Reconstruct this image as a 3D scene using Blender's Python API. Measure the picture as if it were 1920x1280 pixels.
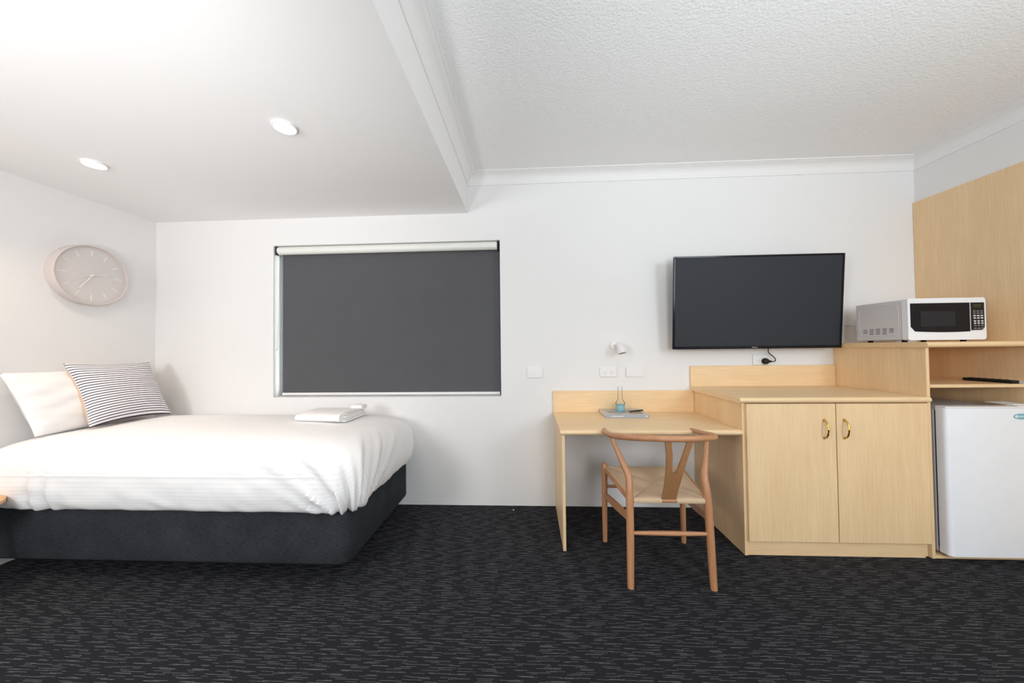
import bpy, bmesh, math, random
from mathutils import Vector, Matrix, noise
random.seed(7)
S = bpy.context.scene
COL = S.collection
PI = math.pi
for o in list(bpy.data.objects):
    bpy.data.objects.remove(o)

# ------------------------------------------------------------------ camera
cam_d = bpy.data.cameras.new('camera'); cam = bpy.data.objects.new('camera', cam_d); COL.objects.link(cam)
F_PX = 641.06
cam_d.sensor_width = 36.0; cam_d.sensor_fit = 'HORIZONTAL'; cam_d.lens = F_PX * 36.0 / 1920.0
cam_d.clip_start = 0.02
YAW, PITCH, ROLL = 0.0479, 0.0187, -0.0112
fw0 = Vector((-math.sin(YAW), math.cos(YAW), 0)); rt0 = Vector((math.cos(YAW), math.sin(YAW), 0)); up0 = Vector((0, 0, 1))
fw = fw0*math.cos(PITCH) + up0*math.sin(PITCH); u2 = -fw0*math.sin(PITCH) + up0*math.cos(PITCH)
rt = rt0*math.cos(ROLL) + u2*math.sin(ROLL); upv = -rt0*math.sin(ROLL) + u2*math.cos(ROLL)
m3 = Matrix((rt, upv, -fw)).transposed()
cam.matrix_world = Matrix.Translation((0, -2.689, 1.2305)) @ m3.to_4x4()
S.camera = cam

# ------------------------------------------------------------------ world, lights, exposure
W = bpy.data.worlds.new('world'); S.world = W; W.use_nodes = True
W.node_tree.nodes['Background'].inputs[0].default_value = (0.97, 0.98, 1.0, 1)
W.node_tree.nodes['Background'].inputs[1].default_value = 34.0
S.view_settings.view_transform = 'Standard'
try: S.view_settings.look = 'None'
except Exception: pass
S.view_settings.gamma = 1.0; S.view_settings.use_curve_mapping = False
S.view_settings.exposure = 0.07
S.cycles.diffuse_bounces = 7; S.cycles.caustics_reflective = False; S.cycles.caustics_refractive = False

def light(name, kind, loc, aim, energy, color=(1, 1, 1), **kw):
    d = bpy.data.lights.new(name, kind); d.energy = energy; d.color = color
    for k, v in kw.items(): setattr(d, k, v)
    o = bpy.data.objects.new(name, d); COL.objects.link(o); o.location = loc
    o.rotation_euler = (Vector(aim) - Vector(loc)).to_track_quat('-Z', 'Y').to_euler()
    return o
# bounced flashes of the photograph: two heads near the camera aimed up at the low soffit (left) and one at the high ceiling (right)
R_ = math.radians
light('flash_soffit_near', 'SPOT', (-1.2, -3.5, 1.15), (-1.6, -2.45, 2.31), 40, (1.0, 0.97, 0.92), spot_size=R_(90), spot_blend=1.0, shadow_soft_size=0.1)
light('flash_soffit_wide', 'SPOT', (-1.15, -2.9, 0.9), (-1.55, -1.6, 2.31), 118, (0.98, 0.985, 1.0), spot_size=R_(85), spot_blend=1.0, shadow_soft_size=0.1)
light('flash_ceiling', 'SPOT', (0.9, -3.4, 0.8), (1.0, -2.2, 2.61), 188, (0.83, 0.945, 1.0), spot_size=R_(90), spot_blend=1.0, shadow_soft_size=0.2)
# two fill lamps added behind the camera to brighten bed and cupboard fronts, window light on the right just behind the camera
light('fill_left', 'AREA', (-2.1, -3.7, 1.6), (-1.7, -0.3, 0.5), 42, (0.97, 0.99, 1.0), shape='DISK', size=0.9)
light('fill_right', 'AREA', (0.75, -4.4, 1.35), (1.3, 0, 0.6), 40, (0.94, 0.98, 1.0), shape='DISK', size=1.0)
light('window_light', 'AREA', (2.78, -3.2, 1.9), (1.7, 0, 0.8), 46, (0.84, 0.93, 1.0), shape='DISK', size=1.3)

# ------------------------------------------------------------------ material helpers
def new_mat(name):
    m = bpy.data.materials.new(name); m.use_nodes = True
    nt = m.node_tree
    return m, nt, nt.nodes['Principled BSDF']
def N(nt, kind, **kw):
    n = nt.nodes.new(kind)
    for k, v in kw.items(): setattr(n, k, v)
    return n
def sock(nt, v, inp):
    if isinstance(v, (int, float)): inp.default_value = v
    elif isinstance(v, tuple): inp.default_value = v
    else: nt.links.new(v, inp)
def MA(nt, op, a, b=None, c=None):
    n = N(nt, 'ShaderNodeMath', operation=op); sock(nt, a, n.inputs[0])
    if b is not None: sock(nt, b, n.inputs[1])
    if c is not None: sock(nt, c, n.inputs[2])
    return n.outputs[0]
def objco(nt, scale=(1, 1, 1), kind='Object'):
    tc = N(nt, 'ShaderNodeTexCoord'); mp = N(nt, 'ShaderNodeMapping')
    mp.inputs['Scale'].default_value = scale; nt.links.new(tc.outputs[kind], mp.inputs[0])
    return mp.outputs[0]
def NOI(nt, vec, scale, detail=3, rough=0.5):
    n = N(nt, 'ShaderNodeTexNoise'); nt.links.new(vec, n.inputs['Vector'])
    n.inputs['Scale'].default_value = scale; n.inputs['Detail'].default_value = detail; n.inputs['Roughness'].default_value = rough
    return n.outputs['Fac']
def RAMP(nt, fac, stops):
    r = N(nt, 'ShaderNodeValToRGB'); nt.links.new(fac, r.inputs[0])
    e = r.color_ramp.elements
    while len(e) < len(stops): e.new(0.5)
    for k, (p, c) in enumerate(stops):
        e[k].position = p; e[k].color = (*c, 1)
    return r.outputs[0]
def BUMP(nt, bsdf, h, strength=0.3, dist=0.002):
    b = N(nt, 'ShaderNodeBump'); b.inputs['Strength'].default_value = strength; b.inputs['Distance'].default_value = dist
    nt.links.new(h, b.inputs['Height']); nt.links.new(b.outputs[0], bsdf.inputs['Normal'])
def srgb(r, g, b):
    f = lambda c: (c/12.92 if c <= 0.04045 else ((c+0.055)/1.055)**2.4)
    return (f(r/255), f(g/255), f(b/255))
def plain(name, col, rough=0.5, metal=0.0, spec=0.5, bump=None, var=0.012):
    m, nt, b = new_mat(name)
    v = objco(nt)
    n = NOI(nt, v, 14, 2)
    c1 = tuple(x*(1-var) for x in col); c2 = tuple(min(1, x*(1+var)) for x in col)
    nt.links.new(RAMP(nt, n, [(0.3, c1), (0.7, c2)]), b.inputs['Base Color'])
    b.inputs['Roughness'].default_value = rough; b.inputs['Metallic'].default_value = metal
    b.inputs['Specular IOR Level'].default_value = spec
    if bump: BUMP(nt, b, NOI(nt, v, bump[0], 3), bump[1], bump[2])
    return m
def wood(name, axis, ca, cb, rough=0.38, fine=70, coarse=9):
    m, nt, b = new_mat(name)
    sf = [fine, fine, fine]; sf['xyz'.index(axis)] = fine*0.035
    sc = [coarse, coarse, coarse]; sc['xyz'.index(axis)] = coarse*0.12
    n1 = NOI(nt, objco(nt, tuple(sf)), 2.2, 4, 0.6)
    n2 = NOI(nt, objco(nt, tuple(sc)), 1.5, 2)
    mix = MA(nt, 'ADD', MA(nt, 'MULTIPLY', n1, 0.62), MA(nt, 'MULTIPLY', n2, 0.38))
    nt.links.new(RAMP(nt, mix, [(0.30, ca), (0.68, cb)]), b.inputs['Base Color'])
    b.inputs['Roughness'].default_value = rough
    BUMP(nt, b, n1, 0.06, 0.0006)
    return m

M = {}
M['wall'] = plain('wall_paint', (0.775, 0.765, 0.76), 0.62, spec=0.2, bump=(260, 0.05, 0.0006), var=0.004)
M['soffit'] = plain('soffit_paint', (0.82, 0.81, 0.805), 0.6, spec=0.2, var=0.003)
M['cornice'] = plain('cornice_paint', (0.80, 0.79, 0.785), 0.5, spec=0.3, var=0.003)
# vermiculite ceiling
m, nt, b = new_mat('sprayed_ceiling')
v = objco(nt)
vo = N(nt, 'ShaderNodeTexVoronoi'); nt.links.new(v, vo.inputs['Vector']); vo.inputs['Scale'].default_value = 75
n = NOI(nt, v, 120, 3, 0.6)
h = MA(nt, 'SUBTRACT', n, MA(nt, 'MULTIPLY', vo.outputs['Distance'], 0.6))
nt.links.new(RAMP(nt, n, [(0.25, (0.82, 0.815, 0.815)), (0.7, (0.87, 0.865, 0.865))]), b.inputs['Base Color'])
b.inputs['Roughness'].default_value = 0.9
BUMP(nt, b, h, 0.45, 0.005); M['ceiling'] = m
# carpet: charcoal loop pile with short pale dashes along X
m, nt, b = new_mat('dash_carpet')
tc = N(nt, 'ShaderNodeTexCoord'); sx = N(nt, 'ShaderNodeSeparateXYZ'); nt.links.new(tc.outputs['Object'], sx.inputs[0])
X, Y = sx.outputs[0], sx.outputs[1]
def dashes(row_h, dash_len, thr, off):
    yy = MA(nt, 'DIVIDE', Y, row_h); yy = MA(nt, 'ADD', yy, off)
    row = MA(nt, 'FLOOR', yy); fr = MA(nt, 'FRACT', yy)
    w1 = N(nt, 'ShaderNodeTexWhiteNoise', noise_dimensions='1D'); nt.links.new(row, w1.inputs['W'])
    xx = MA(nt, 'ADD', MA(nt, 'DIVIDE', X, dash_len), MA(nt, 'MULTIPLY', w1.outputs['Value'], 13.7))
    cell = MA(nt, 'FLOOR', xx); fx = MA(nt, 'FRACT', xx)
    cv = N(nt, 'ShaderNodeCombineXYZ'); nt.links.new(cell, cv.inputs[0]); nt.links.new(row, cv.inputs[1])
    w2 = N(nt, 'ShaderNodeTexWhiteNoise', noise_dimensions='2D'); nt.links.new(cv.outputs[0], w2.inputs['Vector'])
    on = MA(nt, 'LESS_THAN', fx, MA(nt, 'ADD', thr-0.2, MA(nt, 'MULTIPLY', w2.outputs['Value'], 0.4)))
    band = MA(nt, 'LESS_THAN', MA(nt, 'ABSOLUTE', MA(nt, 'SUBTRACT', fr, 0.5)), 0.00095/row_h)
    return MA(nt, 'MULTIPLY', on, band)
d1 = dashes(0.0170, 0.170, 0.42, 0.0)
d2 = dashes(0.0131, 0.139, 0.36, 0.37)
d3 = dashes(0.0219, 0.113, 0.36, 0.71)
dash = MA(nt, 'MAXIMUM', MA(nt, 'MAXIMUM', d1, MA(nt, 'MULTIPLY', d2, 0.75)), MA(nt, 'MULTIPLY', d3, 0.9))
speck = NOI(nt, objco(nt, (1, 0.6, 1)), 560, 2, 0.7)
sp = MA(nt, 'MULTIPLY', MA(nt, 'SUBTRACT', speck, 0.36), 4.0); sp = MA(nt, 'MINIMUM', MA(nt, 'MAXIMUM', sp, 0.12), 1.0)
fac = MA(nt, 'MULTIPLY', dash, sp)
base = RAMP(nt, speck, [(0.3, (0.0095, 0.0097, 0.0115)), (0.7, (0.0270, 0.0275, 0.0320))])
mx = N(nt, 'ShaderNodeMix', data_type='RGBA'); nt.links.new(fac, mx.inputs[0]); nt.links.new(base, mx.inputs[6]); mx.inputs[7].default_value = (0.20, 0.205, 0.222, 1)
nt.links.new(mx.outputs[2], b.inputs['Base Color']); b.inputs['Roughness'].default_value = 0.95
b.inputs['Specular IOR Level'].default_value = 0.1
BUMP(nt, b, speck, 0.5, 0.003); M['carpet'] = m

WA, WB = srgb(222, 188, 143), srgb(239, 209, 166)
M['wood_v'] = wood('maple_laminate_vertical', 'z', WA, WB)
M['wood_h'] = wood('maple_laminate_horizontal', 'x', WA, WB)
M['wood_d'] = wood('maple_laminate_depth', 'y', WA, WB)
M['wood_edge'] = wood('maple_edge_strip', 'x', srgb(222, 186, 146), srgb(232, 200, 162), 0.35)
M['panel'] = wood('maple_wall_panel', 'z', srgb(220, 186, 142), srgb(237, 206, 163), 0.42)
M['chairwood'] = wood('chair_beech', 'z', srgb(168, 116, 80), srgb(194, 142, 103), 0.36, 45, 7)
M['chairwood_h'] = wood('chair_beech_cross', 'x', srgb(168, 116, 80), srgb(194, 142, 103), 0.36, 45, 7)
M['splat'] = wood('chair_beech_splat', 'z', srgb(150, 106, 70), srgb(172, 126, 86), 0.4, 60, 7)
def cord(name, ca, cb):
    m, nt, b = new_mat(name)
    tc = N(nt, 'ShaderNodeTexCoord'); sx = N(nt, 'ShaderNodeSeparateXYZ'); nt.links.new(tc.outputs['UV'], sx.inputs[0])
    ph = MA(nt, 'FRACT', MA(nt, 'DIVIDE', sx.outputs[0], 0.0045))
    hh = MA(nt, 'SINE', MA(nt, 'MULTIPLY', ph, PI))
    n = NOI(nt, objco(nt), 300, 2)
    f = MA(nt, 'ADD', MA(nt, 'MULTIPLY', hh, 0.6), MA(nt, 'MULTIPLY', n, 0.4))
    nt.links.new(RAMP(nt, f, [(0.2, ca), (0.8, cb)]), b.inputs['Base Color']); b.inputs['Roughness'].default_value = 0.8
    BUMP(nt, b, hh, 0.6, 0.002)
    return m
M['cord'] = cord('paper_cord', srgb(176, 148, 118), srgb(214, 188, 158))

def fabric(name, ca, cb, sx=900, sy=900, sz=900, rough=0.9, bump=0.25, coarse=6, sheen=0.0):
    m, nt, b = new_mat(name)
    n1 = NOI(nt, objco(nt, (sx, sy, sz)), 1.0, 2, 0.6)
    n2 = NOI(nt, objco(nt), coarse, 2)
    f = MA(nt, 'ADD', MA(nt, 'MULTIPLY', n1, 0.75), MA(nt, 'MULTIPLY', n2, 0.25))
    nt.links.new(RAMP(nt, f, [(0.3, ca), (0.7, cb)]), b.inputs['Base Color'])
    b.inputs['Roughness'].default_value = rough; b.inputs['Specular IOR Level'].default_value = 0.2
    b.inputs['Sheen Weight'].default_value = sheen
    BUMP(nt, b, n1, bump, 0.001)
    return m
M['base_fabric'] = fabric('charcoal_bed_fabric', (0.010, 0.0105, 0.013), (0.046, 0.050, 0.058), 45, 45, 520, bump=0.3)
M['white_pillow'] = fabric('white_pillow_cotton', (0.80, 0.785, 0.78), (0.85, 0.835, 0.83), 700, 700, 700, bump=0.08)
M['towel'] = fabric('white_terry', (0.78, 0.765, 0.76), (0.88, 0.87, 0.865), 380, 380, 380, bump=0.7)
M['beige'] = fabric('beige_linen', srgb(205, 180, 160), srgb(228, 206, 188), 500, 500, 500)
M['blind'] = fabric('grey_blockout_fabric', (0.084, 0.084, 0.090), (0.100, 0.100, 0.108), 500, 500, 700, 0.75, 0.06)
# satin stripe duvet: fine stripes across the bed
m, nt, b = new_mat('striped_white_sateen')
tc = N(nt, 'ShaderNodeTexCoord'); sx = N(nt, 'ShaderNodeSeparateXYZ'); nt.links.new(tc.outputs['UV'], sx.inputs[0])
st = MA(nt, 'GREATER_THAN', MA(nt, 'FRACT', MA(nt, 'DIVIDE', sx.outputs[1], 0.022)), 0.5)
nt.links.new(RAMP(nt, st, [(0.0, (0.82, 0.81, 0.81)), (1.0, (0.86, 0.85, 0.85))]), b.inputs['Base Color'])
nt.links.new(MA(nt, 'ADD', MA(nt, 'MULTIPLY', st, -0.15), 0.75), b.inputs['Roughness'])
b.inputs['Specular IOR Level'].default_value = 0.25
wn = NOI(nt, objco(nt, (1, 1, 1)), 22, 4, 0.55)
BUMP(nt, b, wn, 0.12, 0.004); M['duvet'] = m
# cushion stripes
m, nt, b = new_mat('navy_striped_cotton')
tc = N(nt, 'ShaderNodeTexCoord'); sx = N(nt, 'ShaderNodeSeparateXYZ'); nt.links.new(tc.outputs['UV'], sx.inputs[0])
fr = MA(nt, 'FRACT', MA(nt, 'MULTIPLY', sx.outputs[1], 25.0)); st = MA(nt, 'LESS_THAN', fr, 0.34)
nt.links.new(RAMP(nt, st, [(0.0, (0.84, 0.815, 0.82)), (1.0, srgb(52, 46, 64))]), b.inputs['Base Color']); b.inputs['Roughness'].default_value = 0.9
BUMP(nt, b, NOI(nt, objco(nt), 700, 2), 0.15, 0.001); M['stripe'] = m

M['white_plastic'] = plain('white_plastic', (0.78, 0.765, 0.76), 0.35)
M['white_gloss'] = plain('white_enamel', (0.85, 0.865, 0.90), 0.5, spec=0.3)
M['fridge_side'] = plain('fridge_side_steel', (0.50, 0.50, 0.52), 0.4)
M['gasket'] = plain('dark_gasket', (0.03, 0.03, 0.032), 0.6)
M['mw_white'] = plain('microwave_white', (0.80, 0.80, 0.82), 0.3)
M['mw_side'] = plain('microwave_side', (0.66, 0.64, 0.65), 0.4)
M['black_gloss'] = plain('black_gloss', (0.008, 0.009, 0.012), 0.12, spec=0.22)
M['mw_window'] = plain('microwave_window_mesh', (0.020, 0.021, 0.026), 0.3, spec=0.2)
M['screen'] = plain('television_screen', (0.033, 0.036, 0.043), 0.5, spec=0.14)
M['black'] = plain('black_plastic', (0.008, 0.008, 0.009), 0.4, spec=0.3)
M['dark_slot'] = plain('dark_slot', (0.05, 0.045, 0.045), 0.7)
M['grey_print'] = plain('grey_print', (0.35, 0.34, 0.35), 0.6)
M['button'] = plain('button_print_white', (0.72, 0.71, 0.72), 0.5)
M['button_grey'] = plain('button_print_grey', (0.20, 0.19, 0.20), 0.5)
M['lcd'] = plain('unlit_display', (0.035, 0.030, 0.012), 0.3)
M['silver'] = plain('silver_logo', (0.75, 0.75, 0.78), 0.25, metal=0.6)
M['brass'] = plain('polished_brass', srgb(212, 170, 80), 0.12, metal=1.0)
M['alu'] = plain('grey_aluminium', (0.10, 0.115, 0.135), 0.4, metal=0.3)
M['rail_white'] = plain('white_aluminium_rail', (0.78, 0.77, 0.77), 0.3)
M['tube_white'] = plain('blind_tube_cream', (0.78, 0.775, 0.73), 0.45)
M['clock_case'] = plain('clock_case_greige', srgb(206, 195, 191), 0.5)
M['clock_face'] = plain('clock_face_greige', srgb(210, 203, 201), 0.6)
M['clock_mark'] = plain('clock_marks_white', (0.85, 0.82, 0.80), 0.5)
M['teal'] = plain('teal_glaze', srgb(128, 174, 180), 0.25)
M['book_spine'] = plain('book_spine_grey', srgb(160, 164, 174), 0.5)
M['book_cover'] = plain('book_cover_pale', srgb(196, 188, 182), 0.4)
M['book_olive'] = plain('book_cover_olive', srgb(150, 142, 118), 0.4)
M['book_line'] = plain('book_cover_drawing', srgb(120, 116, 116), 0.5)
M['paper'] = plain('page_paper', (0.80, 0.78, 0.74), 0.8)
M['pen'] = plain('pen_metal', (0.10, 0.09, 0.085), 0.25, metal=0.8)
M['badge'] = plain('badge_teal', srgb(128, 182, 192), 0.3)
M['badge_text'] = plain('badge_lettering', (0.80, 0.88, 0.92), 0.4)
M['oak_round'] = wood('nightstand_oak', 'x', srgb(206, 160, 108), srgb(224, 184, 132), 0.4)
# glass
def glassmat(name, tint, fres=1.45):
    m = bpy.data.materials.new(name); m.use_nodes = True; nt = m.node_tree; nt.nodes.clear()
    o = N(nt, 'ShaderNodeOutputMaterial'); tr = N(nt, 'ShaderNodeBsdfTransparent'); gl = N(nt, 'ShaderNodeBsdfGlossy')
    tr.inputs[0].default_value = (*tint, 1); gl.inputs['Roughness'].default_value = 0.05
    f = N(nt, 'ShaderNodeFresnel'); f.inputs[0].default_value = fres
    mx = N(nt, 'ShaderNodeMixShader'); nt.links.new(f.outputs[0], mx.inputs[0]); nt.links.new(tr.outputs[0], mx.inputs[1]); nt.links.new(gl.outputs[0], mx.inputs[2])
    nt.links.new(mx.outputs[0], o.inputs[0]); return m
M['glass'] = glassmat('window_glass', (0.86, 0.90, 0.90))
M['clear_glass'] = glassmat('bottle_glass', (0.97, 0.975, 0.97), 1.16)
def emit(name, col, s):
    m, nt, b = new_mat(name); b.inputs['Base Color'].default_value = (*col, 1)
    b.inputs['Emission Color'].default_value = (*col, 1); b.inputs['Emission Strength'].default_value = s; return m
M['lamp_on'] = emit('downlight_lit', (1.0, 0.88, 0.72), 14.0)

# ------------------------------------------------------------------ mesh builder
class B:
    def __init__(s): s.bm = bmesh.new(); s.uv = None
    def box(s, x0, x1, y0, y1, z0, z1, bev=0.0, seg=2):
        t = bmesh.new()
        bmesh.ops.create_cube(t, size=1.0)
        for v in t.verts:
            v.co = Vector(((x0+x1)/2 + v.co.x*(x1-x0), (y0+y1)/2 + v.co.y*(y1-y0), (z0+z1)/2 + v.co.z*(z1-z0)))
        if bev: bmesh.ops.bevel(t, geom=list(t.edges), offset=bev, segments=seg, profile=0.5, affect='EDGES')
        s.merge(t); return s
    def merge(s, t, mat=None):
        if mat is not None: bmesh.ops.transform(t, matrix=mat, verts=list(t.verts))
        me = bpy.data.meshes.new('tmp'); t.to_mesh(me); t.free(); s.bm.from_mesh(me); bpy.data.meshes.remove(me)
    def grid(s, rows, close_u=False, close_v=False, uvs=None):
        """rows: list of lists of points"""
        bm = s.bm; V = [[bm.verts.new(p) for p in r] for r in rows]
        nr, nc = len(V), len(V[0])
        lay = bm.loops.layers.uv.verify() if uvs else None
        for i in range(nr if close_v else nr-1):
            for j in range(nc if close_u else nc-1):
                a, b_, c, d = V[i][j], V[i][(j+1) % nc], V[(i+1) % nr][(j+1) % nc], V[(i+1) % nr][j]
                try: f = bm.faces.new((a, b_, c, d))
                except ValueError: continue
                f.smooth = True
                if uvs:
                    ids = [(i, j), (i, (j+1) % nc), ((i+1) % nr, (j+1) % nc), ((i+1) % nr, j)]
                    for lp, (p, q) in zip(f.loops, ids): lp[lay].uv = uvs[p][q]
        return V
    def fan(s, ring):
        try: s.bm.faces.new(ring)
        except ValueError: pass
    def tube(s, path, rad, n=12, cap=True, dome=False):
        path = [Vector(p) for p in path]
        if not isinstance(rad, (list, tuple)): rad = [rad]*len(path)
        if dome:
            t0 = (path[0]-path[1]).normalized(); t1 = (path[-1]-path[-2]).normalized(); r0, r1 = rad[0], rad[-1]
            path = [path[0]+t0*r0*0.8, path[0]+t0*r0*0.55] + path + [path[-1]+t1*r1*0.55, path[-1]+t1*r1*0.8]
            rad = [r0*0.35, r0*0.78] + list(rad) + [r1*0.78, r1*0.35]
        rows = []; nrm = None
        for i, p in enumerate(path):
            t = (path[min(i+1, len(path)-1)] - path[max(i-1, 0)]).normalized()
            if nrm is None:
                a = Vector((0, 0, 1)) if abs(t.z) < 0.9 else Vector((1, 0, 0))
                nrm = (a - t*a.dot(t)).normalized()
            else: nrm = (nrm - t*nrm.dot(t)).normalized()
            bi = t.cross(nrm)
            rr = rad[i]
            rows.append([p + (nrm*math.cos(2*PI*k/n) + bi*math.sin(2*PI*k/n))*rr for k in range(n)])
        V = s.grid(rows, close_u=True)
        if cap: s.fan(list(reversed(V[0]))); s.fan(V[-1])
        return s
    def lathe(s, prof, loc, axis='z', n=32, cap=True, flip=False):
        """prof: (radius, height)"""
        L = Vector(loc); rows = []
        for r, h in prof:
            row = []
            for k in range(n):
                a = 2*PI*k/n; c, d = r*math.cos(a), r*math.sin(a)
                if axis == 'z': q = Vector((c, d, h))
                elif axis == 'x': q = Vector((h, c, d))
                else: q = Vector((d, h, c))
                row.append(L + q)
            rows.append(row)
        V = s.grid(rows, close_u=True)
        if cap: s.fan(list(reversed(V[0]))); s.fan(V[-1])
        return s
    def prism(s, pts, axis, a0, a1, bev=0.0):
        """polygon pts in the two other axes, extruded along axis"""
        t = bmesh.new()
        def mk(p, a):
            if axis == 'x': return (a, p[0], p[1])
            if axis == 'y': return (p[0], a, p[1])
            return (p[0], p[1], a)
        A = [t.verts.new(mk(p, a0)) for p in pts]; Bv = [t.verts.new(mk(p, a1)) for p in pts]
        n = len(pts)
        t.faces.new(list(reversed(A))); t.faces.new(Bv)
        for i in range(n): t.faces.new((A[i], A[(i+1) % n], Bv[(i+1) % n], Bv[i]))
        if bev: bmesh.ops.bevel(t, geom=list(t.edges), offset=bev, segments=2, profile=0.5, affect='EDGES')
        s.merge(t); return s

def set_props(o, label=None, cat=None, group=None, kind=None):
    if label: o['label'] = label
    if cat: o['category'] = cat
    if group: o['group'] = group
    if kind: o['kind'] = kind
def world_loc(o):
    p = Vector((0, 0, 0))
    while o: p += o.location; o = o.parent
    return p
def part(name, mb, mat, parent=None, label=None, smooth_angle=None, loc=None, normals=True):
    """link builder contents as ONE mesh object; vertices are given in world space"""
    bm = mb.bm
    if normals: bmesh.ops.recalc_face_normals(bm, faces=list(bm.faces))
    for e in bm.edges:
        if len(e.link_faces) == 2 and e.calc_face_angle(0.0) > 0.75: e.smooth = False
    org = world_loc(parent) if parent else Vector((0, 0, 0))
    if loc is None:
        xs = [v.co for v in bm.verts]
        mn = Vector((min(c.x for c in xs), min(c.y for c in xs), min(c.z for c in xs))); mxv = Vector((max(c.x for c in xs), max(c.y for c in xs), max(c.z for c in xs)))
        loc = Vector(((mn.x+mxv.x)/2, (mn.y+mxv.y)/2, mn.z))
    loc = Vector(loc)
    bmesh.ops.translate(bm, vec=-loc, verts=list(bm.verts))
    me = bpy.data.meshes.new(name); bm.to_mesh(me); bm.free()
    me.materials.append(M[mat] if isinstance(mat, str) else mat)
    o = bpy.data.objects.new(name, me); COL.objects.link(o)
    if parent: o.parent = parent
    o.location = loc - org
    if label: o['label'] = label
    return o
def thing(name, loc, label, cat, group=None):
    e = bpy.data.objects.new(name, None); COL.objects.link(e); e.location = loc; e.empty_display_size = 0.1
    set_props(e, label, cat, group); return e
def struct(name, mb, mat):
    o = part(name, mb, mat, None, loc=(0, 0, 0)); o['kind'] = 'structure'; return o
def text_part(name, txt, size, mat, parent, mtx, extrude=0.0004):
    cu = bpy.data.curves.new('t', 'FONT'); cu.body = txt; cu.size = size; cu.align_x = 'CENTER'; cu.align_y = 'CENTER'; cu.extrude = extrude; cu.resolution_u = 3
    t = bpy.data.objects.new('t', cu); COL.objects.link(t)
    dg = bpy.context.evaluated_depsgraph_get(); me = bpy.data.meshes.new_from_object(t.evaluated_get(dg))
    bm = bmesh.new(); bm.from_mesh(me); bmesh.ops.transform(bm, matrix=mtx, verts=list(bm.verts))
    bpy.data.objects.remove(t); bpy.data.curves.remove(cu); bpy.data.meshes.remove(me)
    b_ = B(); b_.bm.free(); b_.bm = bm
    return part(name, b_, mat, parent)

# ------------------------------------------------------------------ room
XL, XR, XB = -3.09, 2.908, -0.469
ZC, ZS = 2.61, 2.309
YF = -5.2
WX0, WX1, WZ0, WZ1 = -2.076, -0.218, 0.850, 2.088
TH = 0.16
b_ = B(); b_.box(XL-TH, XR+TH, YF-TH, TH, -0.12, 0.0); struct('floor', b_, 'carpet')
b_ = B(); b_.box(XB-0.02, XR+TH, YF-TH, TH, ZC, ZC+0.1); struct('ceiling', b_, 'ceiling')
b_ = B(); b_.box(XL-TH, XB, YF-TH, TH, ZS, ZC+0.1); struct('trim_1', b_, 'soffit')['label'] = 'lowered white plaster bulkhead ceiling over the bed'
b_ = B()
b_.box(XL-TH, WX0, 0, TH, 0, ZC); b_.box(WX1, XR+TH, 0, TH, 0, ZC)
b_.box(WX0, WX1, 0, TH, 0, WZ0); b_.box(WX0, WX1, 0, TH, WZ1, ZC)
struct('wall_back', b_, 'wall')
b_ = B(); b_.box(XL-TH, XL, YF-TH, 0, 0, ZC); struct('wall_left', b_, 'wall')
b_ = B(); b_.box(XR, XR+TH, YF-TH, 0, 0, ZC); struct('wall_right', b_, 'wall')
b_ = B(); b_.box(XL-TH, XR+TH, YF-TH, YF, 0, ZC); struct('wall_front', b_, 'wall')
# coved cornice, one length per wall
CW = 0.0845
def cornice(name, p0, p1, inn, m0, m1):
    """p0,p1 along the wall line; inn = unit vector into the room; m0/m1: mitre sign"""
    prof = [(0, 0), (0, -CW), (0.007, -CW), (0.007, -CW+0.008)]
    for k in range(1, 8):
        a = k/8*PI/2
        prof.append((0.012 + (CW-0.024)*(1-math.cos(a)), -CW+0.010 + (CW-0.022)*math.sin(a)))
    prof += [(CW-0.008, -0.007), (CW, -0.007), (CW, 0)]
    p0, p1, inn = Vector(p0), Vector(p1), Vector(inn); t = (p1-p0).normalized()
    rows = []
    for p, mm in ((p0, m0), (p1, m1)):
        rows.append([p + inn*d + Vector((0, 0, h)) + t*(d*mm) for d, h in prof])
    bb = B(); V = bb.grid(rows, close_u=True); bb.fan(V[0]); bb.fan(V[-1])
    for f in bb.bm.faces: f.smooth = False
    return struct(name, bb, 'cornice')
cornice('trim_2', (XB, 0, ZC), (XR, 0, ZC), (0, -1, 0), 1, -1)
cornice('trim_3', (XB, 0, ZC), (XB, YF, ZC), (1, 0, 0), 1, -1)
cornice('trim_4', (XR, 0, ZC), (XR, YF, ZC), (-1, 0, 0), 1, -1)
# window: frame, pane
wf = thing('window_1', (WX0, 0.13, WZ0), None, None); wf['kind'] = 'structure'
b_ = B(); fy0, fy1 = 0.118, 0.155
b_.box(WX0, WX0+0.035, fy0, fy1, WZ0, WZ1); b_.box(WX1-0.035, WX1, fy0, fy1, WZ0, WZ1)
b_.box(WX0+0.035, WX1-0.035, fy0, fy1, WZ0, WZ0+0.035); b_.box(WX0+0.035, WX1-0.035, fy0, fy1, WZ1-0.035, WZ1)
b_.box(-1.165, -1.13, fy0, fy1, WZ0+0.035, WZ1-0.035)
part('window_frame', b_, 'alu', wf)
for xa, xb in ((WX0+0.035, -1.165), (-1.13, WX1-0.035)):
    b_ = B(); b_.box(xa, xb, 0.134, 0.140, WZ0+0.035, WZ1-0.035); part('pane', b_, 'glass', wf)

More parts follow.
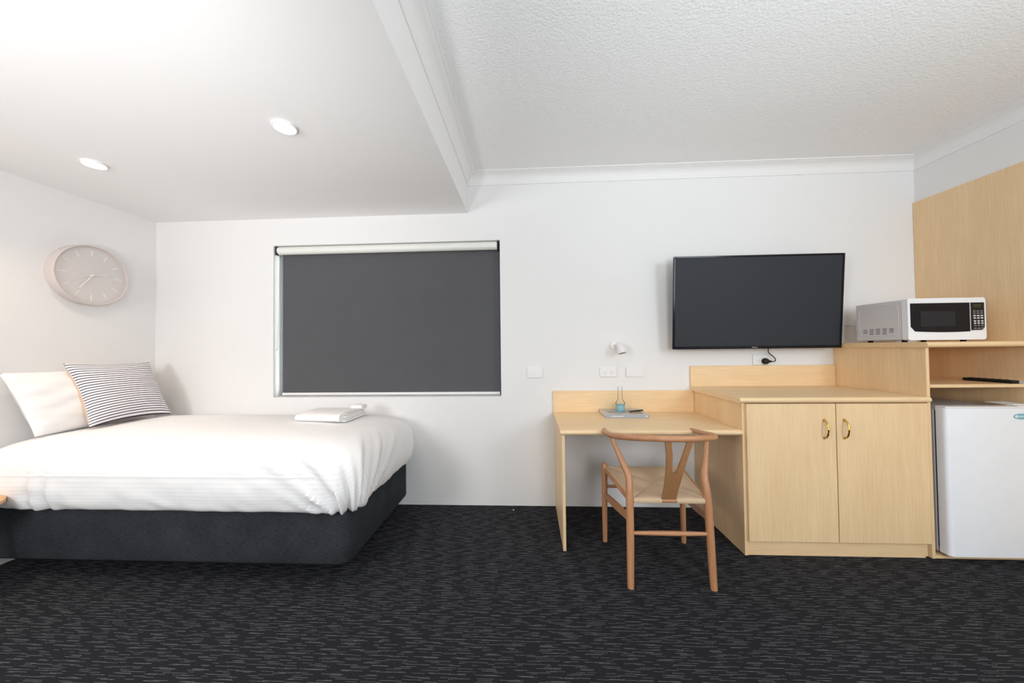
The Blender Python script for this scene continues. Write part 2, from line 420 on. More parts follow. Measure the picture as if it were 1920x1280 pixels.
# downlights set into the soffit
def downlight(x, y, label, watts=19):
    t = thing('downlight', (x, y, ZS-0.012), label, 'downlight', 'recessed soffit downlights')
    b_ = B(); b_.lathe([(0.0475, 0.0), (0.051, 0.0), (0.053, 0.004), (0.053, 0.012), (0.0475, 0.012)], (x, y, ZS-0.012), 'z', 32, cap=False)
    part('trim_ring', b_, 'white_plastic', t)
    b_ = B(); b_.lathe([(0.047, 0.0), (0.047, 0.010)], (x, y, ZS-0.0115), 'z', 32); part('lens', b_, 'lamp_on', t, label='glowing warm lens')
    light('downlight_beam', 'SPOT', (x, y, ZS-0.016), (x, y, 0), watts, (1.0, 0.79, 0.60), spot_size=math.radians(130), spot_blend=0.9, shadow_soft_size=0.04)
downlight(-1.158, -1.118, 'larger-looking lit recessed downlight in the soffit, nearer the cornice')
downlight(-2.460, -0.875, 'lit recessed downlight in the soffit above the wall clock')
downlight(-2.78, -1.45, 'lit recessed downlight in the soffit outside the left edge of the picture', 36)

# ------------------------------------------------------------------ roller blind
bl = thing('roller_blind', (-1.147, 0.07, 0.87), 'charcoal grey roller blind drawn down over the back wall window', 'blind')
b_ = B(); BX0, BX1 = WX0+0.024, WX1-0.013
b_.box(BX0+0.003, BX1, 0.072, 0.0745, 0.876, 2.06); part('fabric', b_, 'blind', bl)
b_ = B()
prof = [(0.022, 0), (0.031, 0.001), (0.033, 0.006), (0.033, BX1-WX0-0.036), (0.031, BX1-WX0-0.031), (0.022, BX1-WX0-0.030)]
b_.lathe(prof, (WX0+0.020, 0.037, 2.0535), 'x', 28); part('roller_tube', b_, 'tube_white', bl, label='cream roller tube along the top')
b_ = B(); b_.box(BX0+0.003, BX1-0.002, 0.062, 0.084, 0.858, 0.879, 0.004); part('bottom_rail', b_, 'rail_white', bl, label='white metal bottom rail')
for xa in (WX0+0.004, BX1-0.008):
    b_ = B(); b_.box(xa, xa+0.014, 0.012, 0.074, 2.014, 2.085, 0.005); part('end_bracket', b_, 'black', bl, label='black end bracket')
b_ = B(); b_.tube([(WX0+0.016, 0.02, 2.03), (WX0+0.015, 0.02, 1.6), (WX0+0.016, 0.02, 1.26)], 0.0018, 6); b_.tube([(WX0+0.026, 0.03, 2.03), (WX0+0.024, 0.027, 1.6), (WX0+0.018, 0.022, 1.26)], 0.0018, 6)
ch = part('pull_chain', b_, 'white_plastic', bl, label='white pull chain at the left end')
b_ = B(); b_.lathe([(0.003, 0), (0.006, 0.006), (0.006, 0.028), (0.003, 0.035)], (WX0+0.017, 0.021, 1.225), 'z', 12); part('chain_weight', b_, 'white_plastic', ch)

# ------------------------------------------------------------------ wall clock on the left wall
CY, CZ, CR, CT = -0.452, 1.768, 0.207, 0.066
ck = thing('wall_clock', (XL, CY, CZ), 'round deep-rimmed greige wall clock with white hour strokes', 'clock')
b_ = B(); b_.lathe([(CR-0.012, 0.0), (CR, 0.0), (CR, CT-0.004), (CR-0.002, CT), (CR-0.005, CT), (CR-0.007, CT-0.002), (CR-0.007, CT-0.020)], (XL, CY, CZ), 'x', 72, cap=False)
part('case', b_, 'clock_case', ck)
FXc = XL+CT-0.020
b_ = B(); b_.lathe([(CR-0.0065, -0.006), (CR-0.0065, 0.0)], (FXc, CY, CZ), 'x', 72); part('face', b_, 'clock_face', ck)
def strip(ang, r0, r1, w, h0, h1):
    # ang measured clockwise from 12, viewed from inside the room (looking towards -X, right hand = +Y)
    d = Vector((0, math.sin(ang), math.cos(ang))); q = Vector((0, math.cos(ang), -math.sin(ang))); c = Vector((0, CY, CZ))
    t = bmesh.new(); vs = []
    for xh in (h0, h1):
        for r, s_ in ((r0, -1), (r0, 1), (r1, 1), (r1, -1)):
            p = c + d*r + q*s_*w/2; vs.append(t.verts.new((FXc+xh, p.y, p.z)))
    for f in ((3, 2, 1, 0), (4, 5, 6, 7), (0, 1, 5, 4), (1, 2, 6, 5), (2, 3, 7, 6), (3, 0, 4, 7)): t.faces.new([vs[k] for k in f])
    bb = B(); bb.merge(t); return bb
for k in range(12): part('hour_marker', strip(k*PI/6, 0.134, 0.176, 0.0045, 0.0002, 0.002), 'clock_mark', ck)
part('hour_hand', strip(2.6*PI/6, -0.03, 0.085, 0.005, 0.004, 0.0055), 'clock_mark', ck)
part('minute_hand', strip(36.0/60*2*PI, -0.012, 0.118, 0.0055, 0.0065, 0.008), 'clock_mark', ck)
part('second_hand', strip(41.0/60*2*PI, -0.055, 0.125, 0.002, 0.009, 0.010), 'clock_face', ck)
b_ = B(); b_.lathe([(0.007, 0.0002), (0.007, 0.011)], (FXc, CY, CZ), 'x', 16); part('hub', b_, 'clock_mark', ck)

# ------------------------------------------------------------------ bed
bed = thing('bed', (-2.0, -0.48, 0), 'single bed on a charcoal upholstered base against the back wall', 'bed')
EX0, EX1, EY0, EY1, EZ0, EZ1 = -3.045, -0.955, -0.925, -0.03, 0.098, 0.395
def rrect(x0, x1, y0, y1, r, n):
    pts = []
    for cx, cy, a0 in ((x1-r, y1-r, 0), (x0+r, y1-r, PI/2), (x0+r, y0+r, PI), (x1-r, y0+r, 1.5*PI)):
        for k in range(n+1):
            a = a0 + k/n*PI/2; pts.append((cx+r*math.cos(a), cy+r*math.sin(a)))
    return pts
b_ = B(); rows = []
for z, ins in ((EZ0, 0.012), (EZ0+0.006, 0.004), (EZ0+0.018, 0.0), (EZ1-0.016, 0.0), (EZ1-0.005, 0.004), (EZ1, 0.012)):
    rows.append([(x, y, z) for x, y in rrect(EX0+ins, EX1-ins, EY0+ins, EY1-ins, 0.055, 8)])
V = b_.grid(rows, close_u=True); b_.fan(list(reversed(V[0]))); b_.fan(V[-1]); part('base', b_, 'base_fabric', bed, label='charcoal upholstered bed base')
for x in (EX0+0.12, EX1-0.16):
    for y in (EY0+0.16, EY1-0.10):
        b_ = B(); b_.lathe([(0.014, 0), (0.022, 0.003), (0.026, EZ0+0.002)], (x, y, 0.0), 'z', 16); part('leg', b_, 'black', bed)
b_ = B(); b_.box(EX0+0.01, EX1-0.02, EY0+0.02, EY1-0.005, EZ1, 0.665, 0.05, 4); part('mattress', b_, 'white_pillow', bed)

# duvet: one continuous draped shell
def lerp(a, b, t): return a+(b-a)*t
def outline(ins, r, n):
    """perimeter of the duvet at a given inset from its widest outline, evenly indexed"""
    x0, x1, y0, y1 = -3.055, -0.885, -0.985, -0.012
    x0 += ins*0.4; x1 -= ins; y0 += ins; y1 -= min(ins, 0.9)*0.8
    r = max(0.006, min(r, (x1-x0)/2-0.001, (y1-y0)/2-0.001))
    segs = []
    # start at foot corner going clockwise so that index is stable
    pts = []
    def arc(cx, cy, a0, k): return [(cx+r*math.cos(a0+i/k*PI/2), cy+r*math.sin(a0+i/k*PI/2)) for i in range(k+1)]
    def seg(p, q, k): return [(lerp(p[0], q[0], i/k), lerp(p[1], q[1], i/k)) for i in range(1, k)]
    kc = 22
    A = arc(x1-r, y0+r, -PI/2, kc)            # near foot corner
    Bq = arc(x1-r, y1-r, 0, 10)               # back foot corner
    Cq = arc(x0+r, y1-r, PI/2, 6)
    D = arc(x0+r, y0+r, PI, 8)
    pts += A + seg(A[-1], Bq[0], 60) + Bq + seg(Bq[-1], Cq[0], 70) + Cq + seg(Cq[-1], D[0], 40) + D + seg(D[-1], A[0], 150)
    return pts, (kc, 60, 10, 70, 6, 40, 8, 150)
HZ = 0.388
prof = [(0.050, HZ+0.012), (0.042, HZ+0.002), (0.034, HZ), (0.020, HZ+0.014), (0.009, HZ+0.045), (0.002, HZ+0.085), (0.0, HZ+0.13), (0.004, HZ+0.18),
        (0.012, HZ+0.225), (0.026, HZ+0.265), (0.048, HZ+0.298), (0.078, HZ+0.322), (0.115, HZ+0.338), (0.16, HZ+0.350), (0.22, HZ+0.360), (0.30, HZ+0.366), (0.38, HZ+0.369), (0.44, HZ+0.370), (0.49, HZ+0.3703), (0.53, HZ+0.3705)]
def densify(P):
    out = []
    for i in range(len(P)-1):
        p0, p1, p2, p3 = [P[max(0, min(len(P)-1, i+q))] for q in (-1, 0, 1, 2)]
        for t in (0, 0.5):
            out.append(tuple(0.5*((2*p1[c])+(-p0[c]+p2[c])*t+(2*p0[c]-5*p1[c]+4*p2[c]-p3[c])*t*t+(-p0[c]+3*p1[c]-3*p2[c]+p3[c])*t**3) for c in (0, 1)))
    return out + [P[-1]]
prof = densify(prof)
rows = []; uvs = []
npts = None
for ri, (ins, z) in enumerate(prof):
    rad = 0.10 if z < HZ+0.25 else 0.10+ (ins)*0.6
    pts, cnt = outline(ins, rad, 0); npts = len(pts)
    row = []; uv = []
    lf = max(0.0, min(1.0, 1-(z-HZ)/0.30))        # 1 at hem, 0 at top
    for j, (x, y) in enumerate(pts):
        zz = z
        # outward direction
        pn = pts[(j+1) % npts]; pp = pts[j-1]
        tx, ty = pn[0]-pp[0], pn[1]-pp[1]; L = math.hypot(tx, ty) or 1
        nx, ny = ty/L, -tx/L
        onfront = (y < -0.80 and x < -1.0); onfoot = (x > -1.05)
        wr = 0.0
        # gathers fanning out of the near foot corner
        aj = j if j < npts-70 else j-npts
        if aj < 75:
            hgt = max(0.0, min(1.0, (z-HZ)/0.33)); ph = (aj/22.0-0.55)/(0.38+1.0*hgt)
            en = math.exp(-(ph/1.7)**2)*(1-hgt)**0.6
            wr += en*(0.019*math.sin(ph*7.5+0.4) + 0.011*math.sin(ph*17.0+1.3+2.0*hgt))
            wr -= 0.012*math.exp(-(ph/0.35)**2)*(1-hgt)
            if z < HZ+0.05: zz -= en*0.005*math.sin(ph*7.5)
        # long diagonal drag folds low on the front side
        if onfront:
            wr += 0.010*lf*(noise.noise(Vector((x*5.0 + z*6.0, z*16.0, 1.3)))) + 0.007*lf*noise.noise(Vector((x*11+z*14, z*20, 4.0)))
            if ri < 12: zz += 0.010*noise.noise(Vector((x*4.0, 0.3, 7.7)))*(1 if ri < 8 else 0.4)
            # tuck near the head end
            g = math.exp(-((x+2.62)/0.10)**2); wr -= g*lf*0.014*math.sin((x+2.62)*60)
        if onfoot:
            wr += lf*0.006*noise.noise(Vector((y*22.0, z*3.0, 9.1))) + lf*0.006*math.sin(y*34)*0.4
            if ri < 12: zz += 0.016*noise.noise(Vector((y*6.0, 0.7, 2.1)))
        top = max(0.0, (z-(HZ+0.29))/0.08)
        zz += min(top, 1)*(0.007*noise.noise(Vector((x*3.2, y*3.5, 0.4))) + 0.0025*noise.noise(Vector((x*13, y*9, 3.0))))
        # the bedding thins a little towards the head
        zz -= 0.018*max(0, min(1, (-2.55-x)/0.4))*min(1, top)
        row.append((x+nx*wr, y+ny*wr, zz))
        uv.append((x, y + (z-HZ)*(-1 if y < -0.9 else 0.0)))
    rows.append(row); uvs.append(uv)
b_ = B(); V = b_.grid(rows, close_u=True, uvs=uvs); b_.fan(V[-1])
duvet = part('duvet', b_, 'duvet', None, loc=(-2.0, -0.5, HZ))
set_props(duvet, 'white striped sateen duvet tucked over the single bed', 'duvet')
# piping seam along the front side of the duvet
def seam_pts():
    P = []
    for j in range(npts-155, npts-8):
        a = Vector(rows[14][j % npts]); c = Vector(rows[16][j % npts]); P.append(a.lerp(c, 0.2) + Vector((0, -0.0015, 0)))
    return P
b_ = B(); b_.tube(seam_pts(), 0.0022, 6); part('piping_seam', b_, 'duvet', duvet)

# pillows
def pillow_rows(cen, U, Vv, Nn, a, bb, th, side, pinch=0.06, wr=0.006, n=36, seed=0.0, pw=0.42):
    rows = []; uvs = []
    for i in range(n+1):
        v = -1+2*i/n; row = []; uv = []
        for j in range(n+1):
            u = -1+2*j/n
            uu = u*(1-pinch*(1-abs(v)**2.2)); vv = v*(1-pinch*(1-abs(u)**2.2))
            h = th*(max(0, (1-u**2))*max(0, (1-v**2)))**pw
            h += wr*noise.noise(Vector((u*2.6+seed, v*4.0, seed)))*min(1, h/th*2)
            p = cen + U*(uu*a) + Vv*(vv*bb) + Nn*(side*h)
            row.append(p); uv.append(((u+1)/2, (v+1)/2))
        rows.append(row); uvs.append(uv)
    return rows, uvs
# white pillow leaning on the left wall
Uw = Vector((0, 1, 0)); bot = Vector((-2.885, -0.485, 0.742)); top = Vector((-3.02, -0.545, 1.118))
Vw = (top-bot); hw_ = Vw.length/2; Vw.normalize(); Nw = Uw.cross(Vw).normalized()
if Nw.x < 0: Nw = -Nw
cw = (bot+top)/2
rows1, uv1 = pillow_rows(cw, Uw, Vw, Nw, 0.335, hw_, 0.075, 1, 0.035, 0.010, 36, 2.0)
rows2, uv2 = pillow_rows(cw, Uw, Vw, Nw, 0.335, hw_, 0.095, -1, 0.035, 0.004, 36, 5.0)
b_ = B(); b_.grid(rows1, uvs=uv1); b_.grid(rows2, uvs=uv2); bmesh.ops.remove_doubles(b_.bm, verts=list(b_.bm.verts), dist=0.0004)
pl = part('pillow', b_, 'white_pillow', None, loc=tuple(bot)); set_props(pl, 'plain white pillow leaning on the left wall behind the striped cushion', 'pillow')
# striped cushion
BL_, BR_ = Vector((-2.765, -0.645, 0.757)), Vector((-2.72, -0.165, 0.757)); TL_, TR_ = Vector((-2.945, -0.676, 1.163)), Vector((-2.945, -0.205, 1.157))
cc = (BL_+BR_+TL_+TR_)/4; Uc = ((BR_-BL_)+(TR_-TL_)); ac = Uc.length/4; Uc.normalize()
Vc = ((TL_-BL_)+(TR_-BR_)); bc = Vc.length/4; Vc = (Vc - Uc*Vc.dot(Uc)).normalized(); Nc = Uc.cross(Vc).normalized()
if Nc.x < 0: Nc = -Nc
cu = thing('cushion', tuple((BL_+BR_)/2), 'square cushion with thin navy stripes and beige back on the bed', 'cushion')
r1, q1 = pillow_rows(cc, Uc, Vc, Nc, ac, bc, 0.075, 1, 0.11, 0.004, 40, 1.0, 0.42)
b_ = B(); b_.grid(r1, uvs=q1); part('striped_front', b_, 'stripe', cu, normals=True)
r2, q2 = pillow_rows(cc, Uc, Vc, Nc, ac, bc, 0.095, -1, 0.11, 0.004, 40, 3.0, 0.36)
b_ = B(); b_.grid(r2, uvs=q2); part('beige_back', b_, 'beige', cu, label='beige linen back')

# folded towel near the foot of the bed
tw = thing('towel', (-1.38, -0.39, 0.752), 'folded white bath towel lying on the duvet near the foot', 'towel')
def towel_body(z0, z1, y0, y1, x0, x1, seed, ez=0.75, ey=0.45, rl=0.20, n=26, m_=16, wob=0.004):
    rows = []; zc, hz = (z0+z1)/2, (z1-z0)/2
    sg = lambda q: (1 if q >= 0 else -1)
    for i in range(n+1):
        t = i/n; x = lerp(x0, x1, t); row = []
        er = math.sqrt(max(0.0, 1-(1-t/rl)**2)) if t < rl else 1.0
        er = max(er, 0.12)
        for k in range(m_*2):
            a = 2*PI*k/(m_*2); ca, sa = math.cos(a), math.sin(a)
            yy = (y0+y1)/2 + (y1-y0)/2*sg(ca)*abs(ca)**ey*(0.80+0.20*er)
            zz = zc + hz*sg(sa)*abs(sa)**ez*(er if sa > 0 else 1.0)
            zz += wob*noise.noise(Vector((x*11+seed, yy*14, zz*9)))*(1 if sa > 0 else 0.2)
            xx = x + 0.008*noise.noise(Vector((yy*18, zz*45, seed)))*(1 if i in (0, n) else 0)
            row.append((xx, yy - (x-x0)*0.10, zz))
        rows.append(row)
    bb = B(); V = bb.grid(rows, close_u=True); bb.fan(list(reversed(V[0]))); bb.fan(V[-1]); return bb
TZ = 0.756
part('towel_body', towel_body(TZ, TZ+0.060, -0.505, -0.225, -1.560, -1.222, 1), 'towel', tw)
for q, (za, zb, ya, yb, xe) in enumerate(((0.001, 0.014, -0.500, -0.200, -1.196), (0.013, 0.027, -0.492, -0.222, -1.206), (0.026, 0.040, -0.486, -0.226, -1.202), (0.038, 0.053, -0.470, -0.240, -1.210))):
    part('towel_layer', towel_body(TZ+za, TZ+zb, ya, yb, -1.30, xe, 3+2*q, 0.6, 0.35, 0.05, 8, 12, 0.003), 'towel', tw)
part('rolled_edge', towel_body(TZ+0.046, TZ+0.078, -0.290, -0.215, -1.285, -1.190, 13, 0.9, 0.8, 0.3, 14, 10), 'towel', tw)

# round nightstand peeking in at the left edge
ns = thing('nightstand', (-3.0, -1.165, 0), 'round pale oak bedside table top at the left picture edge', 'nightstand')
b_ = B(); b_.lathe([(0.05, 0.445), (0.205, 0.445), (0.213, 0.452), (0.213, 0.468), (0.205, 0.475), (0.05, 0.475)], (-2.90, -1.165, 0), 'z', 48); 
part('table_top', b_, 'oak_round', ns)
for k in range(3):
    a = 2*PI*k/3+0.5; b_ = B(); b_.tube([(-2.90+0.15*math.cos(a), -1.165+0.15*math.sin(a), 0.0), (-2.90+0.09*math.cos(a), -1.165+0.09*math.sin(a), 0.447)], [0.010, 0.014], 10); part('leg', b_, 'black', ns)

# ------------------------------------------------------------------ desk
DX0, DX1, DD = 0.196, 1.253, 0.6
dk = thing('desk', (0.72, -0.3, 0), 'low maple laminate desk with the wooden chair pulled up to it', 'desk')
b_ = B(); b_.box(DX0, DX0+0.018, -DD+0.012, -0.001, 0.0, 0.698, 0.001, 1); part('side_panel', b_, 'wood_v', dk)
def bullnose(x0, x1, yf, yb, z0, z1, seg=8):
    r = (z1-z0)/2; zc = (z0+z1)/2; pts = [(yb, z1), (yb, z0)]
    for k in range(seg+1):
        a = -PI/2 - k/seg*PI; pts.append((yf+r + r*math.cos(a), zc + r*math.sin(a)))
    bb = B(); bb.prism(pts, 'x', x0, x1)
    return bb
part('tabletop', bullnose(DX0-0.010, DX1-0.0005, -DD-0.005, -0.017, 0.698, 0.730), 'wood_h', dk)
b_ = B(); b_.box(DX0-0.010, DX1-0.0005, -0.0165, -0.001, 0.7, 0.893, 0.0012, 1); part('backsplash', b_, 'wood_h', dk)

# ------------------------------------------------------------------ cupboard
CX0, CX1, CD = 1.254, 2.290, 0.60
cb = thing('cupboard', (1.77, -0.3, 0), 'two-door maple laminate cupboard with brass handles beside the desk', 'cupboard')
b_ = B(); b_.box(CX0, CX0+0.018, -CD, -0.001, 0.0, 0.8915, 0.001, 1); part('side_panel', b_, 'wood_v', cb)
b_ = B(); b_.box(CX1-0.018, CX1, -CD+0.02, -0.001, 0.0, 0.8915, 0.001, 1); part('side_panel', b_, 'wood_v', cb)
part('benchtop', bullnose(CX0-0.022, CX1-0.0005, -CD-0.026, -0.017, 0.8915, 0.9235), 'wood_h', cb)
b_ = B(); b_.box(CX0-0.022, CX1-0.0005, -0.0165, -0.001, 0.893, 1.078, 0.0012, 1); part('backsplash', b_, 'wood_h', cb)
b_ = B(); b_.box(CX0+0.0185, CX1-0.030, -CD+0.004, -CD+0.020, 0.001, 0.086, 0.001, 1); part('kickboard', b_, 'wood_h', cb)
b_ = B(); b_.box(CX0+0.0185, CX1-0.0185, -CD+0.025, -0.01, 0.086, 0.102); part('bottom_board', b_, 'wood_h', cb)
b_ = B(); b_.box(CX0+0.0185, CX1-0.0185, -CD+0.025, -CD+0.045, 0.855, 0.89); part('top_rail', b_, 'wood_h', cb)
def handle(x, z0, z1, y, parent):
    pts = []; rad = []
    n = 22
    for k in range(n+1):
        t = k/n
        yy = y - 0.030*min(1.0, math.sin(PI*t)**0.42*1.0)
        pts.append((x, yy, lerp(z0, z1, t)))
        r = 0.0042
        for c in (0.22, 0.5, 0.78): r += 0.0016*math.exp(-((t-c)/0.03)**2)
        rad.append(r)
    bb = B(); bb.tube(pts, rad, 10)
    for z in (z0, z1): bb.lathe([(0.0075, 0.0), (0.0075, -0.003), (0.005, -0.006)], (x, y, z), 'y', 14)
    part('handle', bb, 'brass', parent, label='brass bow handle')
for x0, x1, hx in ((CX0+0.0165, 1.7690, 1.703), (1.7745, 2.2745, 1.815)):
    b_ = B(); b_.box(x0, x1, -CD-0.0165, -CD-0.0005, 0.0905, 0.8865, 0.0012, 1)
    d = part('door', b_, 'wood_v', cb)
    handle(hx, 0.690, 0.793, -CD-0.0168, d)

# ------------------------------------------------------------------ tall unit over the fridge
TX0 = 2.2915
tu = thing('shelf_unit', (2.6, -0.3, 0), 'tall maple laminate unit with open shelf housing the bar fridge', 'shelf unit')
b_ = B(); b_.box(TX0, TX0+0.018, -CD, -0.001, 0.0, 1.2055, 0.001, 1); part('side_panel', b_, 'wood_v', tu)
part('top_board', bullnose(TX0-0.014, XR-0.018, -CD-0.024, -0.001, 1.206, 1.238), 'wood_h', tu)
b_ = B(); b_.box(TX0+0.0185, XR-0.018, -CD+0.03, -0.001, 0.970, 0.989, 0.001, 1); part('shelf', b_, 'wood_h', tu)
b_ = B(); b_.box(TX0+0.0185, XR-0.018, -CD+0.002, -0.001, 0.0, 0.016, 0.001, 1); part('base_board', b_, 'wood_h', tu)
b_ = B(); b_.box(TX0+0.0185, XR-0.018, -0.014, -0.001, 0.016, 1.2055); part('back_panel', b_, 'wood_v', tu)
b_ = B(); b_.box(XR-0.0175, XR-0.0005, -2.1, -0.0015, 0.0, 2.2824, 0.001, 1)
wp = part('wall_panel', b_, 'panel', None); set_props(wp, 'tall maple laminate panel covering the lower right wall beside the microwave', 'panel')

# ------------------------------------------------------------------ bar fridge
fr = thing('bar_fridge', (2.575, -0.33, 0.016), 'white bar fridge under the open shelf', 'fridge')
FX0, FX1 = 2.350, 2.858
b_ = B(); b_.box(FX0, FX1, -0.575, -0.07, 0.030, 0.848, 0.004); part('cabinet_body', b_, 'fridge_side', fr)
b_ = B(); b_.box(FX0+0.004, FX1-0.004, -0.5845, -0.575, 0.060, 0.840); part('door_gasket', b_, 'gasket', fr)
b_ = B(); rows = []
pts = [(FX0, -0.585)] + [(FX0+0.022-0.022*math.cos(a), -0.617-0.022*math.sin(a)) for a in [k/6*PI/2 for k in range(7)]] + [(FX1-0.022+0.022*math.sin(a), -0.617-0.022*math.cos(a)) for a in [k/6*PI/2 for k in range(7)]] + [(FX1, -0.585)]
b_.prism(pts, 'z', 0.034, 0.862); 
for f in b_.bm.faces: f.smooth = abs(f.normal.z) < 0.5
dr = part('door', b_, 'white_gloss', fr)
b_ = B(); b_.box(FX0+0.002, FX1-0.002, -0.632, -0.58, 0.8625, 0.870, 0.003); part('top_trim', b_, 'white_plastic', dr)
ov = [(2.742+0.042*math.cos(2*PI*k/28), 0.8165+0.0165*math.sin(2*PI*k/28)) for k in range(28)]
b_ = B(); b_.prism(ov, 'y', -0.6412, -0.6385); bd = part('badge', b_, 'badge', dr, label='teal oval badge')
b_ = B(); b_.box(2.720, 2.775, -0.6420, -0.6411, 0.8145, 0.8185); b_.lathe([(0.007, -0.6411), (0.007, -0.6420)], (2.714, 0, 0.8165), 'y', 14)
part('badge_lettering', b_, 'badge_text', bd)
for x in (FX0+0.05, FX1-0.05):
    for y in (-0.53, -0.12):
        b_ = B(); b_.lathe([(0.016, 0.016), (0.016, 0.031)], (x, y, 0), 'z', 14); part('foot', b_, 'black', fr)
# brochure on the fridge, card and remote on the shelf
b_ = B(); b_.prism([(2.735, -0.632), (2.852, -0.632), (2.856, -0.47), (2.762, -0.47)], 'z', 0.8705, 0.8745)
b_.prism([(2.752, -0.600), (2.850, -0.600), (2.852, -0.48), (2.768, -0.48)], 'z', 0.8746, 0.8775)
lf_ = part('leaflet', b_, 'paper', None); set_props(lf_, 'white folded leaflet lying on top of the bar fridge', 'leaflet')
rm = thing('remote_control', (2.832, -0.44, 0.989), 'long black remote control lying on the open shelf above the fridge', 'remote')
def obox(p, q, w, z0, z1, bev):
    d = (q-p); L = d.length; ang = math.atan2(d.y, d.x); t = bmesh.new(); bmesh.ops.create_cube(t, size=1.0)
    for v in t.verts: v.co = Vector((v.co.x*L, v.co.y*w, (v.co.z+0.5)*(z1-z0)+z0))
    if bev: bmesh.ops.bevel(t, geom=list(t.edges), offset=bev, segments=2, profile=0.5, affect='EDGES')
    bb = B(); bb.merge(t, Matrix.Translation(((p.x+q.x)/2, (p.y+q.y)/2, 0)) @ Matrix.Rotation(ang, 4, 'Z')); return bb
RA, RB = Vector((2.826, -0.330, 0)), Vector((2.838, -0.552, 0))
part('remote_body', obox(RA, RB, 0.046, 0.9893, 1.008, 0.006), 'black', rm)
dv = (RB-RA).normalized(); pv = Vector((-dv.y, dv.x, 0))
for k in range(6):
    for s_ in (-1, 0, 1):
        c = RA + dv*(0.03+0.030*k) + pv*0.012*s_; b_ = B(); b_.lathe([(0.004, 1.0079), (0.004, 1.0105)], (c.x, c.y, 0), 'z', 8); part('button', b_, 'gasket', rm)
b_ = B(); b_.box(2.864, 2.888, -0.575, -0.40, 0.9893, 1.0035, 0.002)
cd = part('card', b_, 'paper', None); set_props(cd, 'small white card on the open shelf beside the remote', 'card')

# ------------------------------------------------------------------ microwave
MX0, MX1, MYF, MYB, MZ0, MZ1 = 2.303, 2.748, -0.503, -0.17, 1.252, 1.503
mw = thing('microwave', ((MX0+MX1)/2, -0.33, 1.238), 'white microwave oven with black door on top of the tall unit', 'microwave')
b_ = B(); b_.box(MX0+0.004, MX1-0.004, MYF+0.040, MYB, MZ0, MZ1-0.003, 0.005); body = part('housing', b_, 'mw_side', mw)
# pressed rounded rectangle and vents on the left flank
xs = MX0+0.0035
ring = []
for cy, cz, a0 in ((-0.195-0.035, MZ1-0.028-0.035, 0), (-0.445+0.035, MZ1-0.028-0.035, PI/2), (-0.445+0.035, MZ0+0.03+0.035, PI), (-0.195-0.035, MZ0+0.03+0.035, 1.5*PI)):
    for k in range(6):
        a = a0 + k/5*PI/2; ring.append((xs, cy+0.035*math.cos(a), cz+0.035*math.sin(a)))
b_ = B(); b_.tube(ring+[ring[0]], 0.0016, 6); part('pressed_rib', b_, 'mw_side', body)
b_ = B()
for c in range(5):
    yb = -0.235-0.042*c
    for r in range(3 if c in (0, 4) else 4):
        z = MZ0+0.072-0.0105*r - (0.0 if c in (0, 4) else -0.002); b_.box(xs-0.0006, xs+0.002, yb-0.013, yb+0.013, z-0.0017, z+0.0017)
part('vent_slots', b_, 'dark_slot', body)
b_ = B(); b_.box(MX0+0.012, MX1-0.012, MYF+0.032, MYF+0.042, MZ0+0.01, MZ1-0.01); part('door_gap', b_, 'gasket', mw)
# front: slightly bowed lower edge
def front_poly(x0, x1, z0, z1, r): 
    p = []
    for cx, cz, a0 in ((x1-r, z1-r, 0), (x0+r, z1-r, PI/2), (x0+r, z0+r, PI), (x1-r, z0+r, 1.5*PI)):
        for k in range(6): a = a0+k/5*PI/2; p.append((cx+r*math.cos(a), cz+r*math.sin(a)))
    return p
SEAM = 2.628
b_ = B(); b_.prism(front_poly(MX0, MX1, MZ0-0.002, MZ1, 0.012), 'y', MYF, MYF+0.034, 0.003); door = part('door', b_, 'mw_white', mw)
def glass_poly(x0, x1, zt, zb, rl, rr, bow):
    p = [(x0, zt), (x1, zt)]
    n = 14
    bx = []
    for k in range(n+1):
        t = k/n; x = lerp(x1, x0, t); X_ = (x-MX0)/(MX1-MX0); z = zb - bow*math.sin(PI*min(1, max(0, X_)))
        dl = max(0, rl-(x-x0)); drr = max(0, rr-(x1-x))
        if rl and dl > 0: z += rl-math.sqrt(max(0, rl*rl-dl*dl))
        if rr and drr > 0: z += rr-math.sqrt(max(0, rr*rr-drr*drr))
        bx.append((x, z))
    return p + bx
b_ = B(); b_.prism(glass_poly(MX0+0.014, SEAM+0.028, MZ1-0.030, MZ0+0.052, 0.028, 0, 0.008)[::-1], 'y', MYF-0.0015, MYF+0.001); part('door_glass', b_, 'black_gloss', door, label='black door glass')
b_ = B(); b_.box(MX0+0.070, MX0+0.268, MYF-0.0022, MYF-0.0014, MZ0+0.080, MZ0+0.172); part('viewing_window', b_, 'mw_window', door)
PX0, PX1 = SEAM+0.034, MX1-0.010
b_ = B(); b_.prism(glass_poly(PX0, PX1, MZ1-0.030, MZ0+0.056, 0, 0.020, 0.004)[::-1], 'y', MYF-0.0015, MYF+0.001); cp = part('control_panel', b_, 'black', mw, label='black keypad panel')
b_ = B(); b_.box(PX0+0.014, PX1-0.018, MYF-0.0022, MYF-0.0014, MZ1-0.058, MZ1-0.040); part('display', b_, 'lcd', cp)
zr = [MZ1-0.082, MZ1-0.095, MZ1-0.110, MZ1-0.124, MZ1-0.142, MZ1-0.155, MZ1-0.169, MZ1-0.186]
for r, z in enumerate(zr):
    for c in range(3):
        xc = PX0+0.018+0.0205*c + 0.0012*r*0.5; wx = 0.0085 if r not in (4, 5) else 0.0075
        b_ = B(); t = bmesh.new(); bmesh.ops.create_circle(t, cap_ends=True, radius=1, segments=12)
        for v_ in t.verts: v_.co = Vector((xc+v_.co.x*wx, MYF-0.0022, z+v_.co.y*0.0042))
        b_.merge(t); part('button', b_, 'button' if 2 <= r <= 5 else 'button_grey', cp)
